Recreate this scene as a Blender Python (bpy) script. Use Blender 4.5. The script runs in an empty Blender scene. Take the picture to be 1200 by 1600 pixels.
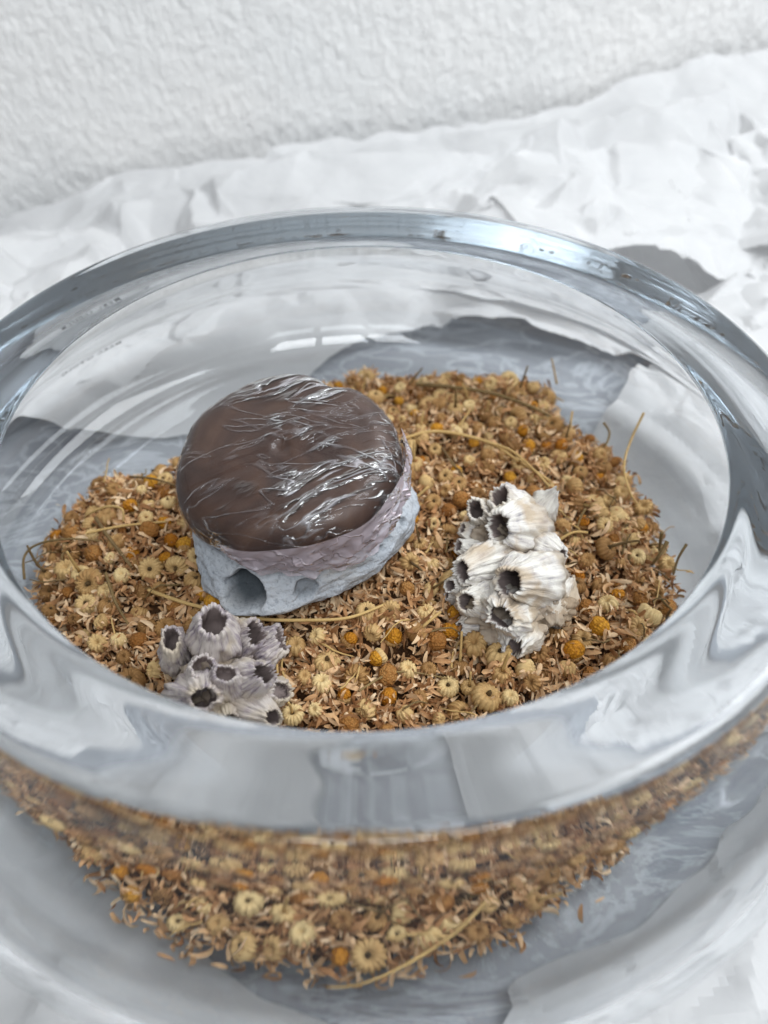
import bpy, bmesh, math, random
import numpy as np
from mathutils import Vector, Matrix, noise
from mathutils.geometry import delaunay_2d_cdt

# ------------------------------------------------------------------ camera, light, exposure
S = 0.130                       # radius of the bowl's rim in metres
RIMZ = 0.0924                   # height of the rim above the table
CAM = Vector((0.048 * S, -1.376 * S, RIMZ + 1.042 * S))
PITCH = math.radians(46.0)
FPX = 1150.0
scene = bpy.context.scene
COL = scene.collection

cd = bpy.data.cameras.new('camera')
cam = bpy.data.objects.new('camera', cd)
COL.objects.link(cam)
cam.location = CAM
cam.rotation_euler = (math.pi / 2 - PITCH, 0, 0)
cd.sensor_fit = 'HORIZONTAL'
cd.sensor_width = 36.0
cd.lens = 36.0 * FPX / 1200.0
cd.clip_start = 0.005
cd.clip_end = 50
cd.dof.use_dof = True
cd.dof.focus_distance = 0.232
cd.dof.aperture_fstop = 10.0
scene.camera = cam

world = bpy.data.worlds.new('World')
scene.world = world
world.use_nodes = True
wn = world.node_tree
wn.nodes['Background'].inputs[0].default_value = (0.68, 0.685, 0.70, 1)
wn.nodes['Background'].inputs[1].default_value = 0.40


def area_pane(name, loc, target, sx, sy, power, col=(0.93, 0.97, 1.0)):
    l = bpy.data.lights.new(name, 'AREA')
    l.shape = 'RECTANGLE'
    l.size, l.size_y = sx, sy
    l.energy = power
    l.color = col
    o = bpy.data.objects.new(name, l)
    COL.objects.link(o)
    o.location = loc
    d = Vector(target) - Vector(loc)
    o.rotation_euler = d.to_track_quat('-Z', 'Y').to_euler()
    return o


# the room's window, high behind the camera: three lights of glass with a fanlight above each
WC = Vector((0.10, -0.62, 1.00))
wd = (Vector((0, 0, 0.05)) - WC).normalized()
wx = wd.cross(Vector((0, 0, 1))).normalized()
wy = wx.cross(wd).normalized()
for i in (-1, 0, 1):
    for (b_, h_, pw_) in ((-0.05, 0.24, 1.9), (0.14, 0.09, 0.72)):
        p = WC + wx * (i * 0.21) + wy * b_
        area_pane('window_light', p, p + wd, 0.18, h_, pw_)
# and a soft lamp off to the right, added to model the shapes
p = Vector((0.60, 0.16, 0.95))
area_pane('side_soft_light', p, (0, 0, 0.05), 0.7, 0.7, 13.0)

scene.view_settings.view_transform = 'Standard'
scene.view_settings.look = 'None'
scene.view_settings.gamma = 1
scene.view_settings.exposure = -0.15
scene.render.engine = 'CYCLES'
cy = scene.cycles
cy.use_denoising = True
try:
    cy.denoiser = 'OPENIMAGEDENOISE'
except Exception:
    pass
cy.max_bounces = 32
cy.transmission_bounces = 32
cy.transparent_max_bounces = 16
cy.glossy_bounces = 32
cy.diffuse_bounces = 5
cy.caustics_refractive = True
cy.caustics_reflective = True
cy.sample_clamp_indirect = 6.0
cy.blur_glossy = 0.3

# ------------------------------------------------------------------ helpers
rnd = random.Random(7)
F3 = Vector((0, math.cos(PITCH), -math.sin(PITCH)))
U3 = Vector((0, math.sin(PITCH), math.cos(PITCH)))
R3 = Vector((1, 0, 0))


def ray(px, py):
    return F3 * FPX + U3 * (800 - py) + R3 * (px - 600)


def pt(px, py, z):
    d = ray(px, py)
    return CAM + d * ((z - CAM.z) / d.z)


def scale_at(p):
    return (p - CAM).dot(F3) / FPX      # metres per photo pixel there


def link(o, parent=None):
    COL.objects.link(o)
    if parent:
        o.parent = parent
    return o


def tag(o, label=None, cat=None, group=None, kind=None):
    if label: o['label'] = label
    if cat: o['category'] = cat
    if group: o['group'] = group
    if kind: o['kind'] = kind
    return o


def empty(name, loc=(0, 0, 0)):
    o = bpy.data.objects.new(name, None)
    o.empty_display_size = 0.005
    o.location = loc
    return link(o)


def mesh_of(name, V, F, mat=None, smooth=True):
    me = bpy.data.meshes.new(name)
    me.from_pydata([tuple(v) for v in V], [], [tuple(f) for f in F])
    if smooth:
        me.shade_smooth()
    else:
        me.shade_flat()
    if mat: me.materials.append(mat)
    me.update()
    return me


def obj(name, me, parent=None, loc=(0, 0, 0)):
    o = bpy.data.objects.new(name, me)
    o.location = loc
    return link(o, parent)


def mat(name):
    m = bpy.data.materials.new(name)
    m.use_nodes = True
    nt = m.node_tree
    nt.nodes.clear()
    out = nt.nodes.new('ShaderNodeOutputMaterial')
    return m, nt, out


def N(nt, typ, ins=None, **kw):
    n = nt.nodes.new(typ)
    for k, v in kw.items():
        setattr(n, k, v)
    for k, v in (ins or {}).items():
        if isinstance(v, bpy.types.NodeSocket):
            nt.links.new(v, n.inputs[k])
        else:
            n.inputs[k].default_value = v
    return n


def ramp(nt, fac, stops):
    r = nt.nodes.new('ShaderNodeValToRGB')
    e = r.color_ramp.elements
    while len(e) < len(stops): e.new(0.5)
    for i, (p, c) in enumerate(stops):
        e[i].position = p
        e[i].color = (*c, 1) if len(c) == 3 else c
    nt.links.new(fac, r.inputs[0])
    return r.outputs[0]


def rand_val(nt):
    """one random number per thing and per loose piece of a mesh"""
    a = N(nt, 'ShaderNodeObjectInfo').outputs['Random']
    b = N(nt, 'ShaderNodeNewGeometry').outputs['Random Per Island']
    s = N(nt, 'ShaderNodeMath', {0: a, 1: b}, operation='ADD').outputs[0]
    return N(nt, 'ShaderNodeMath', {0: s}, operation='FRACT').outputs[0]


# ------------------------------------------------------------------ materials
def m_wall():
    m, nt, out = mat('rough_plaster')
    tc = N(nt, 'ShaderNodeTexCoord').outputs['Object']
    mp = N(nt, 'ShaderNodeMapping', {0: tc, 3: (1.0, 1.0, 0.62)}).outputs[0]
    n1 = N(nt, 'ShaderNodeTexNoise', {'Vector': mp, 'Scale': 190, 'Detail': 5, 'Roughness': 0.55, 'Distortion': 0.4}).outputs[0]
    n2 = N(nt, 'ShaderNodeTexNoise', {'Vector': mp, 'Scale': 85, 'Detail': 4, 'Roughness': 0.6}).outputs[0]
    h = N(nt, 'ShaderNodeMath', {0: n1, 1: n2}, operation='ADD').outputs[0]
    b = N(nt, 'ShaderNodeBump', {'Strength': 0.7, 'Distance': 0.0036, 'Height': h}).outputs[0]
    n3 = N(nt, 'ShaderNodeTexNoise', {'Vector': tc, 'Scale': 9, 'Detail': 3}).outputs[0]
    c = ramp(nt, n3, [(0.3, (0.82, 0.825, 0.82)), (0.7, (0.87, 0.86, 0.845))])
    p = N(nt, 'ShaderNodeBsdfPrincipled', {'Base Color': c, 'Roughness': 0.85, 'Normal': b})
    nt.links.new(p.outputs[0], out.inputs[0])
    return m


def m_table():
    m, nt, out = mat('veined_grey_stone')
    tc = N(nt, 'ShaderNodeTexCoord').outputs['Object']
    mp = N(nt, 'ShaderNodeMapping', {0: tc, 2: (0, 0, 0.35), 3: (0.7, 1.1, 1)}).outputs[0]
    n1 = N(nt, 'ShaderNodeTexNoise', {'Vector': mp, 'Scale': 26, 'Detail': 8, 'Roughness': 0.62, 'Distortion': 1.6}).outputs[0]
    n2 = N(nt, 'ShaderNodeTexNoise', {'Vector': mp, 'Scale': 9, 'Detail': 5, 'Roughness': 0.6, 'Distortion': 0.8}).outputs[0]
    base = ramp(nt, n2, [(0.3, (0.20, 0.215, 0.24)), (0.7, (0.32, 0.34, 0.37))])
    v = ramp(nt, n1, [(0.46, (0, 0, 0)), (0.505, (0.65, 0.65, 0.65)), (0.55, (0.05, 0.05, 0.05)), (0.8, (0.35, 0.35, 0.35))])
    c = N(nt, 'ShaderNodeMix', {0: v, 6: base, 7: (0.55, 0.58, 0.62, 1)}, data_type='RGBA').outputs[2]
    p = N(nt, 'ShaderNodeBsdfPrincipled', {'Base Color': c, 'Roughness': 0.45})
    nt.links.new(p.outputs[0], out.inputs[0])
    return m


def m_paper():
    m, nt, out = mat('white_tissue_paper')
    tc = N(nt, 'ShaderNodeTexCoord').outputs['Object']
    n1 = N(nt, 'ShaderNodeTexNoise', {'Vector': tc, 'Scale': 60, 'Detail': 4}).outputs[0]
    c = ramp(nt, n1, [(0.3, (0.75, 0.752, 0.757)), (0.7, (0.81, 0.81, 0.812))])
    n2 = N(nt, 'ShaderNodeTexNoise', {'Vector': tc, 'Scale': 260, 'Detail': 3, 'Distortion': 1.0}).outputs[0]
    nd = N(nt, 'ShaderNodeTexNoise', {'Vector': tc, 'Scale': 35, 'Detail': 2}).outputs[1]
    vd = N(nt, 'ShaderNodeVectorMath', {0: N(nt, 'ShaderNodeVectorMath', {0: nd, 'Scale': 0.02}, operation='SCALE').outputs[0], 1: tc}, operation='ADD').outputs[0]
    hs = None
    for sc_, wt in ((22, 0.0030), (52, 0.0016), (120, 0.0007)):
        v_ = N(nt, 'ShaderNodeTexVoronoi', {'Vector': vd, 'Scale': sc_}, feature='DISTANCE_TO_EDGE').outputs[0]
        q_ = N(nt, 'ShaderNodeMath', {0: v_, 1: wt * 1.5}, operation='MULTIPLY').outputs[0]
        hs = q_ if hs is None else N(nt, 'ShaderNodeMath', {0: hs, 1: q_}, operation='ADD').outputs[0]
    b0 = N(nt, 'ShaderNodeBump', {'Strength': 0.25, 'Distance': 1.0, 'Height': hs}).outputs[0]
    b = N(nt, 'ShaderNodeBump', {'Strength': 0.25, 'Distance': 0.0006, 'Height': n2, 'Normal': b0}).outputs[0]
    d = N(nt, 'ShaderNodeBsdfPrincipled', {'Base Color': c, 'Roughness': 0.5, 'Normal': b, 'Specular IOR Level': 0.3})
    t = N(nt, 'ShaderNodeBsdfTranslucent', {'Color': c, 'Normal': b})
    s = N(nt, 'ShaderNodeMixShader', {0: 0.33, 1: d.outputs[0], 2: t.outputs[0]})
    nt.links.new(s.outputs[0], out.inputs[0])
    return m


def m_glass():
    m, nt, out = mat('clear_thick_glass')
    g = N(nt, 'ShaderNodeBsdfGlass', {'Color': (0.99, 0.993, 0.995, 1), 'Roughness': 0.0, 'IOR': 1.5})
    nt.links.new(g.outputs[0], out.inputs[0])
    a = N(nt, 'ShaderNodeVolumeAbsorption', {'Color': (0.64, 0.69, 0.73, 1), 'Density': 5.0})
    nt.links.new(a.outputs[0], out.inputs['Volume'])
    return m


def m_simple(name, stops, scale=300, rough=0.8, bump=0.4, dist=0.0004, tex='noise', transl=0.0, per_island=0.5, coat=0.0):
    """dry plant matter: a colour per piece, varied by fine noise"""
    m, nt, out = mat(name)
    tc = N(nt, 'ShaderNodeTexCoord').outputs['Object']
    n1 = N(nt, 'ShaderNodeTexNoise', {'Vector': tc, 'Scale': scale, 'Detail': 3}).outputs[0]
    r = rand_val(nt)
    f = N(nt, 'ShaderNodeMix', {0: per_island, 2: n1, 3: r}, data_type='FLOAT').outputs[0]
    c = ramp(nt, f, stops)
    if tex == 'voronoi':
        h = N(nt, 'ShaderNodeTexVoronoi', {'Vector': tc, 'Scale': scale * 5}).outputs[0]
        c = N(nt, 'ShaderNodeMix', {0: N(nt, 'ShaderNodeMath', {0: h, 1: 0.75}, operation='MULTIPLY').outputs[0],
                                    6: c, 7: (0.22, 0.07, 0.006, 1)}, data_type='RGBA').outputs[2]
    else:
        h = N(nt, 'ShaderNodeTexNoise', {'Vector': tc, 'Scale': scale * 5, 'Detail': 3}).outputs[0]
    b = N(nt, 'ShaderNodeBump', {'Strength': bump, 'Distance': dist, 'Height': h}).outputs[0]
    p = N(nt, 'ShaderNodeBsdfPrincipled', {'Base Color': c, 'Roughness': rough, 'Normal': b, 'Specular IOR Level': 0.25})
    sh = p.outputs[0]
    if transl:
        t = N(nt, 'ShaderNodeBsdfTranslucent', {'Color': c, 'Normal': b})
        sh = N(nt, 'ShaderNodeMixShader', {0: transl, 1: sh, 2: t.outputs[0]}).outputs[0]
    nt.links.new(sh, out.inputs[0])
    return m


def m_stone():
    m, nt, out = mat('grey_blue_stone')
    tc = N(nt, 'ShaderNodeTexCoord').outputs['Object']
    n1 = N(nt, 'ShaderNodeTexNoise', {'Vector': tc, 'Scale': 45, 'Detail': 6, 'Roughness': 0.6}).outputs[0]
    n2 = N(nt, 'ShaderNodeTexNoise', {'Vector': tc, 'Scale': 700, 'Detail': 3, 'Roughness': 0.7}).outputs[0]
    c1 = ramp(nt, n1, [(0.3, (0.34, 0.37, 0.41)), (0.55, (0.47, 0.50, 0.54)), (0.75, (0.55, 0.56, 0.57))])
    c2 = ramp(nt, n2, [(0.35, (0.55, 0.56, 0.58)), (0.5, (1, 1, 1))])
    c = N(nt, 'ShaderNodeMix', {0: 0.7, 6: c1, 7: c2}, data_type='RGBA', blend_type='MULTIPLY').outputs[2]
    at_ = N(nt, 'ShaderNodeAttribute', attribute_name='pit_shade')
    c = N(nt, 'ShaderNodeMix', {0: at_.outputs['Fac'], 6: c, 7: (0.040, 0.050, 0.058, 1)}, data_type='RGBA').outputs[2]  # hollows darkened in colour, painting in the shade inside them
    b = N(nt, 'ShaderNodeBump', {'Strength': 0.8, 'Distance': 0.0008, 'Height': n2}).outputs[0]
    b2 = N(nt, 'ShaderNodeBump', {'Strength': 0.6, 'Distance': 0.003, 'Height': n1, 'Normal': b}).outputs[0]
    p = N(nt, 'ShaderNodeBsdfPrincipled', {'Base Color': c, 'Roughness': 0.85, 'Normal': b2, 'Specular IOR Level': 0.2})
    nt.links.new(p.outputs[0], out.inputs[0])
    return m


def m_shell(name, pale, mid, dark, warm):
    """barnacle plates: streaks run from base to mouth along the shell's own UV"""
    m, nt, out = mat(name)
    uv = N(nt, 'ShaderNodeUVMap', uv_map='UVMap').outputs[0]
    mp = N(nt, 'ShaderNodeMapping', {0: uv, 3: (46.0, 2.2, 1)}).outputs[0]
    st = N(nt, 'ShaderNodeTexNoise', {'Vector': mp, 'Scale': 1.0, 'Detail': 4, 'Roughness': 0.6, 'Distortion': 0.35}).outputs[0]
    tc = N(nt, 'ShaderNodeTexCoord').outputs['Object']
    n1 = N(nt, 'ShaderNodeTexNoise', {'Vector': tc, 'Scale': 110, 'Detail': 5, 'Roughness': 0.6}).outputs[0]
    n2 = N(nt, 'ShaderNodeTexNoise', {'Vector': tc, 'Scale': 900, 'Detail': 3}).outputs[0]
    f = N(nt, 'ShaderNodeMix', {0: 0.5, 2: st, 3: n1}, data_type='FLOAT').outputs[0]
    c = ramp(nt, f, [(0.34, dark), (0.44, mid), (0.54, pale), (0.75, pale)])
    wn_ = ramp(nt, N(nt, 'ShaderNodeTexNoise', {'Vector': tc, 'Scale': 70, 'Detail': 4, 'Distortion': 0.6}).outputs[0],
               [(0.47, (0, 0, 0)), (0.64, (0.85, 0.85, 0.85))])
    c = N(nt, 'ShaderNodeMix', {0: wn_, 6: c, 7: (*warm, 1)}, data_type='RGBA').outputs[2]
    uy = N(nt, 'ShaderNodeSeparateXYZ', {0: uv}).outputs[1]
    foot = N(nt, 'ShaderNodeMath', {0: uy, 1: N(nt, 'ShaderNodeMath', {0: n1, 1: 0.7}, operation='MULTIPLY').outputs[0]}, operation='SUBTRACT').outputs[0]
    foot_shade = N(nt, 'ShaderNodeMapRange', {0: foot, 1: -0.25, 2: 0.12, 3: 0.75, 4: 0.0}).outputs[0]
    c = N(nt, 'ShaderNodeMix', {0: foot_shade, 6: c, 7: (warm[0] * 0.55, warm[1] * 0.5, warm[2] * 0.45, 1)}, data_type='RGBA').outputs[2]  # brown stain at the base, also painting in the shade between shells
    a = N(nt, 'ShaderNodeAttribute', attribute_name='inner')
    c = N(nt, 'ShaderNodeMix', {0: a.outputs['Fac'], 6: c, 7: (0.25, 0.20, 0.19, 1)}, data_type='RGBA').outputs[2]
    b = N(nt, 'ShaderNodeBump', {'Strength': 0.6, 'Distance': 0.0008, 'Height': st}).outputs[0]
    b2 = N(nt, 'ShaderNodeBump', {'Strength': 0.5, 'Distance': 0.0008, 'Height': n1, 'Normal': b}).outputs[0]
    b3 = N(nt, 'ShaderNodeBump', {'Strength': 0.3, 'Distance': 0.0003, 'Height': n2, 'Normal': b2}).outputs[0]
    p = N(nt, 'ShaderNodeBsdfPrincipled', {'Base Color': c, 'Roughness': 0.75, 'Normal': b3, 'Specular IOR Level': 0.3})
    nt.links.new(p.outputs[0], out.inputs[0])
    return m


def m_brown():
    m, nt, out = mat('dark_brown_block')
    tc = N(nt, 'ShaderNodeTexCoord').outputs['Object']
    n1 = N(nt, 'ShaderNodeTexNoise', {'Vector': tc, 'Scale': 38, 'Detail': 4, 'Distortion': 1.6}).outputs[0]
    c = ramp(nt, n1, [(0.34, (0.034, 0.013, 0.006)), (0.5, (0.056, 0.024, 0.012)), (0.66, (0.082, 0.040, 0.021))])
    b = N(nt, 'ShaderNodeBump', {'Strength': 0.2, 'Distance': 0.002, 'Height': n1}).outputs[0]
    p = N(nt, 'ShaderNodeBsdfPrincipled', {'Base Color': c, 'Roughness': 0.45, 'Normal': b})
    nt.links.new(p.outputs[0], out.inputs[0])
    return m


def m_film(name='cling_film', milk=0.10, tint=(0.80, 0.78, 0.82)):
    m, nt, out = mat(name)
    tc = N(nt, 'ShaderNodeTexCoord').outputs['Object']
    # wrinkles pulled across the lump from lower left to upper right
    w = N(nt, 'ShaderNodeTexNoise', {'Vector': tc, 'Scale': 30, 'Detail': 2}).outputs[1]
    wa = N(nt, 'ShaderNodeVectorMath', {0: w, 1: (0.5, 0.5, 0.5)}, operation='SUBTRACT').outputs[0]
    ws = N(nt, 'ShaderNodeVectorMath', {0: wa, 'Scale': 0.012}, operation='SCALE').outputs[0]
    v = N(nt, 'ShaderNodeVectorMath', {0: tc, 1: ws}, operation='ADD').outputs[0]
    mp = N(nt, 'ShaderNodeMapping', {0: N(nt, 'ShaderNodeMapping', {0: v, 2: (0, 0, -0.42)}).outputs[0], 3: (0.20, 1.5, 1.0)}).outputs[0]
    mp2 = N(nt, 'ShaderNodeMapping', {0: N(nt, 'ShaderNodeMapping', {0: v, 2: (0, 0, 0.25)}).outputs[0], 3: (0.22, 1.2, 1.0)}).outputs[0]

    def ridge(vec, sc, lo, hi):
        n = N(nt, 'ShaderNodeTexNoise', {'Vector': vec, 'Scale': sc, 'Detail': 3, 'Roughness': 0.55}).outputs[0]
        a = N(nt, 'ShaderNodeMath', {0: n, 1: 0.5}, operation='SUBTRACT').outputs[0]
        a = N(nt, 'ShaderNodeMath', {0: a}, operation='ABSOLUTE').outputs[0]
        return N(nt, 'ShaderNodeMapRange', {0: a, 1: lo, 2: hi, 3: 1.0, 4: 0.0}).outputs[0]
    r1 = ridge(mp, 60, 0.0, 0.020)
    r2 = ridge(mp2, 48, 0.0, 0.010)
    r4 = ridge(mp, 130, 0.0, 0.07)
    s1 = N(nt, 'ShaderNodeMath', {0: r1, 1: r2}, operation='MAXIMUM').outputs[0]
    patch = ramp(nt, N(nt, 'ShaderNodeTexNoise', {'Vector': tc, 'Scale': 34, 'Detail': 3}).outputs[0], [(0.50, (0.0, 0.0, 0.0)), (0.60, (1, 1, 1))])
    spk = N(nt, 'ShaderNodeMath', {0: r4, 1: patch}, operation='MULTIPLY').outputs[0]
    h = N(nt, 'ShaderNodeMath', {0: spk, 1: s1}, operation='ADD').outputs[0]
    low = N(nt, 'ShaderNodeTexNoise', {'Vector': mp, 'Scale': 40, 'Detail': 2}).outputs[0]
    hl = N(nt, 'ShaderNodeMath', {0: low, 1: 1.2, 2: h}, operation='MULTIPLY_ADD').outputs[0]
    b = N(nt, 'ShaderNodeBump', {'Strength': 0.7, 'Distance': 0.0008, 'Height': hl}).outputs[0]
    patch2 = N(nt, 'ShaderNodeMath', {0: patch, 1: 0.88, 2: 0.12}, operation='MULTIPLY_ADD').outputs[0]
    hm = N(nt, 'ShaderNodeMath', {0: s1, 1: patch2}, operation='MULTIPLY').outputs[0]
    milkf = N(nt, 'ShaderNodeMath', {0: hm, 1: min(0.9, milk * 4.5), 2: milk * (0.55 if milk > 0.4 else 0.12)}, operation='MULTIPLY_ADD').outputs[0]
    fr = N(nt, 'ShaderNodeFresnel', {'IOR': 1.45, 'Normal': b}).outputs[0]
    fw = N(nt, 'ShaderNodeMath', {0: spk, 1: 6.0, 2: 0.45}, operation='MULTIPLY_ADD').outputs[0]
    frf = N(nt, 'ShaderNodeMath', {0: fr, 1: fw}, operation='MULTIPLY', use_clamp=True).outputs[0]
    tr = N(nt, 'ShaderNodeBsdfTransparent', {'Color': (0.97, 0.96, 0.97, 1)})
    df = N(nt, 'ShaderNodeBsdfDiffuse', {'Color': (*tint, 1), 'Normal': b})
    gl = N(nt, 'ShaderNodeBsdfGlossy', {'Color': (1, 1, 1, 1), 'Roughness': 0.09, 'Normal': b})
    a1 = N(nt, 'ShaderNodeMixShader', {0: milkf, 1: tr.outputs[0], 2: df.outputs[0]})
    a2 = N(nt, 'ShaderNodeMixShader', {0: frf, 1: a1.outputs[0], 2: gl.outputs[0]})
    nt.links.new(a2.outputs[0], out.inputs[0])
    return m


M_WALL, M_TABLE, M_PAPER, M_GLASS = m_wall(), m_table(), m_paper(), m_glass()
M_STONE, M_BROWN = m_stone(), m_brown()
M_FILM = m_film()
M_FILM2 = m_film('gathered_film', 0.58, (0.86, 0.74, 0.81))
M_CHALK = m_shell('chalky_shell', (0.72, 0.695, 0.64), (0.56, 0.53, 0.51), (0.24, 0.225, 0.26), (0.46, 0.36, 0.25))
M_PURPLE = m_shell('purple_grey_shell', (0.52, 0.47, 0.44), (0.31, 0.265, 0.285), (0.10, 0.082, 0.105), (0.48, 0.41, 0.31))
M_PETAL = m_simple('dried_petal', [(0.07, (0.14, 0.055, 0.020)), (0.28, (0.42, 0.21, 0.088)), (0.55, (0.68, 0.42, 0.215)), (0.88, (0.84, 0.65, 0.43))], 250, 0.75, 0.3, 0.0003, transl=0.25, per_island=0.75)
M_GOLD = m_simple('golden_floret', [(0.2, (0.42, 0.15, 0.008)), (0.55, (0.62, 0.28, 0.016)), (0.85, (0.70, 0.38, 0.045))], 260, 0.7, 1.0, 0.0006, tex='voronoi', per_island=0.6)
M_PALE = m_simple('pale_calyx', [(0.1, (0.12, 0.052, 0.015)), (0.4, (0.32, 0.175, 0.062)), (0.65, (0.54, 0.37, 0.165)), (0.9, (0.62, 0.48, 0.25))], 260, 0.7, 0.5, 0.0004, per_island=0.6)
M_BROWNHEAD = m_simple('brown_floret', [(0.1, (0.16, 0.065, 0.018)), (0.5, (0.32, 0.15, 0.04)), (0.9, (0.42, 0.23, 0.08))], 260, 0.8, 1.0, 0.0006, tex='voronoi', per_island=0.6)
M_PIT = m_simple('dark_stalk_scar', [(0.2, (0.05, 0.03, 0.012)), (0.8, (0.12, 0.075, 0.03))], 400)
M_STEM = m_simple('straw_stalk', [(0.2, (0.40, 0.25, 0.09)), (0.8, (0.55, 0.38, 0.16))], 300, per_island=0.3)
M_STEMDK = m_simple('dark_stalk', [(0.2, (0.12, 0.075, 0.035)), (0.8, (0.22, 0.15, 0.06))], 300, per_island=0.3)
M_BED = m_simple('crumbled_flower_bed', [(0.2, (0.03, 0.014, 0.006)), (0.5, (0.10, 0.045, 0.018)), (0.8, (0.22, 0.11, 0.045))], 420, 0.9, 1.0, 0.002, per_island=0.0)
M_INK, _nt, _o = mat('engraved_lettering')
_p = N(_nt, 'ShaderNodeBsdfPrincipled', {'Base Color': (0.05, 0.055, 0.07, 1), 'Roughness': 0.6})
_nt.links.new(_p.outputs[0], _o.inputs[0])

# ------------------------------------------------------------------ the setting: wall and table
WA = Vector((-0.30, 0.292, 0)); WB = Vector((0.45, 0.455, 0))
wdir = (WB - WA).normalized()
wnor = Vector((wdir.y, -wdir.x, 0))     # towards the camera
a = WA - wdir * 1.2; b = WB + wdir * 1.2
w = obj('wall', mesh_of('wall', [a, b, b + Vector((0, 0, 1.6)), a + Vector((0, 0, 1.6)),
                                 a - wnor * 0.1, b - wnor * 0.1, b - wnor * 0.1 + Vector((0, 0, 1.6)), a - wnor * 0.1 + Vector((0, 0, 1.6))],
                        [(0, 1, 2, 3), (5, 4, 7, 6), (3, 2, 6, 7), (4, 0, 3, 7), (1, 5, 6, 2)], M_WALL, False))
tag(w, kind='structure')
t = obj('table', mesh_of('table', [(-1.2, -0.45, 0), (1.2, -0.45, 0), (1.2, 0.9, 0), (-1.2, 0.9, 0),
                                   (-1.2, -0.45, -0.03), (1.2, -0.45, -0.03), (1.2, 0.9, -0.03), (-1.2, 0.9, -0.03)],
                         [(0, 1, 2, 3), (7, 6, 5, 4), (0, 4, 5, 1), (1, 5, 6, 2), (2, 6, 7, 3), (3, 7, 4, 0)], M_TABLE, False))
tag(t, kind='structure')


def on_wall(px, py, off=0.012):
    d = ray(px, py)
    p0 = WA + wnor * off
    k = (p0 - CAM).dot(wnor) / d.dot(wnor)
    return CAM + d * k


# ------------------------------------------------------------------ the bowl
def crom(P, n):
    out = []
    for i in range(len(P) - 1):
        p0 = P[max(i - 1, 0)]; p1 = P[i]; p2 = P[i + 1]; p3 = P[min(i + 2, len(P) - 1)]
        for k in range(n):
            t = k / n
            out.append(tuple(0.5 * (2 * p1[j] + (p2[j] - p0[j]) * t + (2 * p0[j] - 5 * p1[j] + 4 * p2[j] - p3[j]) * t * t
                                    + (3 * p1[j] - p0[j] - 3 * p2[j] + p3[j]) * t ** 3) for j in (0, 1)))
    out.append(P[-1])
    return out


OUTER = [(0.0, -0.672), (0.45, -0.674), (0.80, -0.680), (0.90, -0.680), (0.98, -0.668), (1.08, -0.628), (1.175, -0.55), (1.222, -0.45),
         (1.228, -0.36), (1.200, -0.268), (1.150, -0.203), (1.10, -0.143), (1.06, -0.093), (1.040, -0.062), (1.028, -0.034), (1.020, -0.012), (1.013, 0.002), (1.004, 0.010)]
INNER = [(0.985, 0.011), (0.930, -0.001), (0.865, -0.020), (0.826, -0.032), (0.818, -0.036), (0.821, -0.042), (0.846, -0.072), (0.89, -0.117), (0.94, -0.166), (0.99, -0.210), (1.045, -0.253), (1.10, -0.300),
         (1.150, -0.37), (1.150, -0.46), (1.10, -0.55), (1.02, -0.60), (0.90, -0.612), (0.75, -0.612), (0.40, -0.612), (0.0, -0.612)]
prof_o = crom(OUTER, 6); prof_i = crom(INNER, 6)
prof = prof_o + [(0.995, 0.0115)] + prof_i


def lathe(profile, seg=256):
    V, F = [], []
    rows = []
    for (r, z) in profile:
        if r < 1e-6:
            rows.append([len(V)]); V.append((0, 0, z * S + RIMZ))
        else:
            rows.append(list(range(len(V), len(V) + seg)))
            for k in range(seg):
                a = 2 * math.pi * k / seg
                V.append((r * S * math.cos(a), r * S * math.sin(a), z * S + RIMZ))
    for i in range(len(rows) - 1):
        A, B = rows[i], rows[i + 1]
        for k in range(seg):
            k2 = (k + 1) % seg
            if len(A) == 1: F.append((A[0], B[k2], B[k]))
            elif len(B) == 1: F.append((A[k], A[k2], B[0]))
            else: F.append((A[k], A[k2], B[k2], B[k]))
    return V, F


V, F = lathe(prof)
bowl = obj('glass_bowl', mesh_of('glass_bowl', V, F, M_GLASS))
tag(bowl, 'wide clear glass bowl with a thick polished rim, holding dried flowers, on crumpled white paper', 'bowl')

_ri = np.array([p[0] for p in prof_i][::-1]); _zi = np.array([p[1] for p in prof_i][::-1])
_k = int(np.argmax(_ri))


def inner_z(r):
    return float(np.interp(r / S, _ri[:_k], _zi[:_k])) * S + RIMZ


_ro = np.array([p[0] for p in prof_o]); _zo = np.array([p[1] for p in prof_o]); _ko = int(np.argmax(_ro))


def outer_z(r):      # underside of the bowl, arrays allowed
    return np.interp(r / S, _ro[:_ko], _zo[:_ko]) * S + RIMZ


# maker's lettering on the outer shoulder, read from outside (mirrored from within)
tcv = bpy.data.curves.new('lettering', 'FONT')
tcv.body = "MARC O'POLO"
tcv.size = 0.0042
tcv.space_character = 1.25
tcv.offset = 0.00004
tob = bpy.data.objects.new('tmp', tcv); COL.objects.link(tob)
bpy.context.view_layer.update()
tme = bpy.data.meshes.new_from_object(tob)
bpy.data.objects.remove(tob)
bm = bmesh.new(); bm.from_mesh(tme)
bmesh.ops.triangulate(bm, faces=bm.faces)
c0 = pt(98, 540, RIMZ - 0.22 * S)
ang0 = math.radians(142.0)
po = sorted([(z, r) for r, z in zip(_ro, _zo) if z > -0.50])
for v in bm.verts:
    x, y = v.co.x - 0.0155, v.co.y
    zz = -0.37 + y / S
    r = float(np.interp(zz, [q[0] for q in po], [q[1] for q in po])) + 0.0035
    a = ang0 + x / (r * S)
    v.co = Vector((r * S * math.cos(a), r * S * math.sin(a), RIMZ + zz * S))
bm.to_mesh(tme); bm.free()
tme.materials.clear(); tme.materials.append(M_INK)
lt = obj('lettering', tme, bowl)

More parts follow.
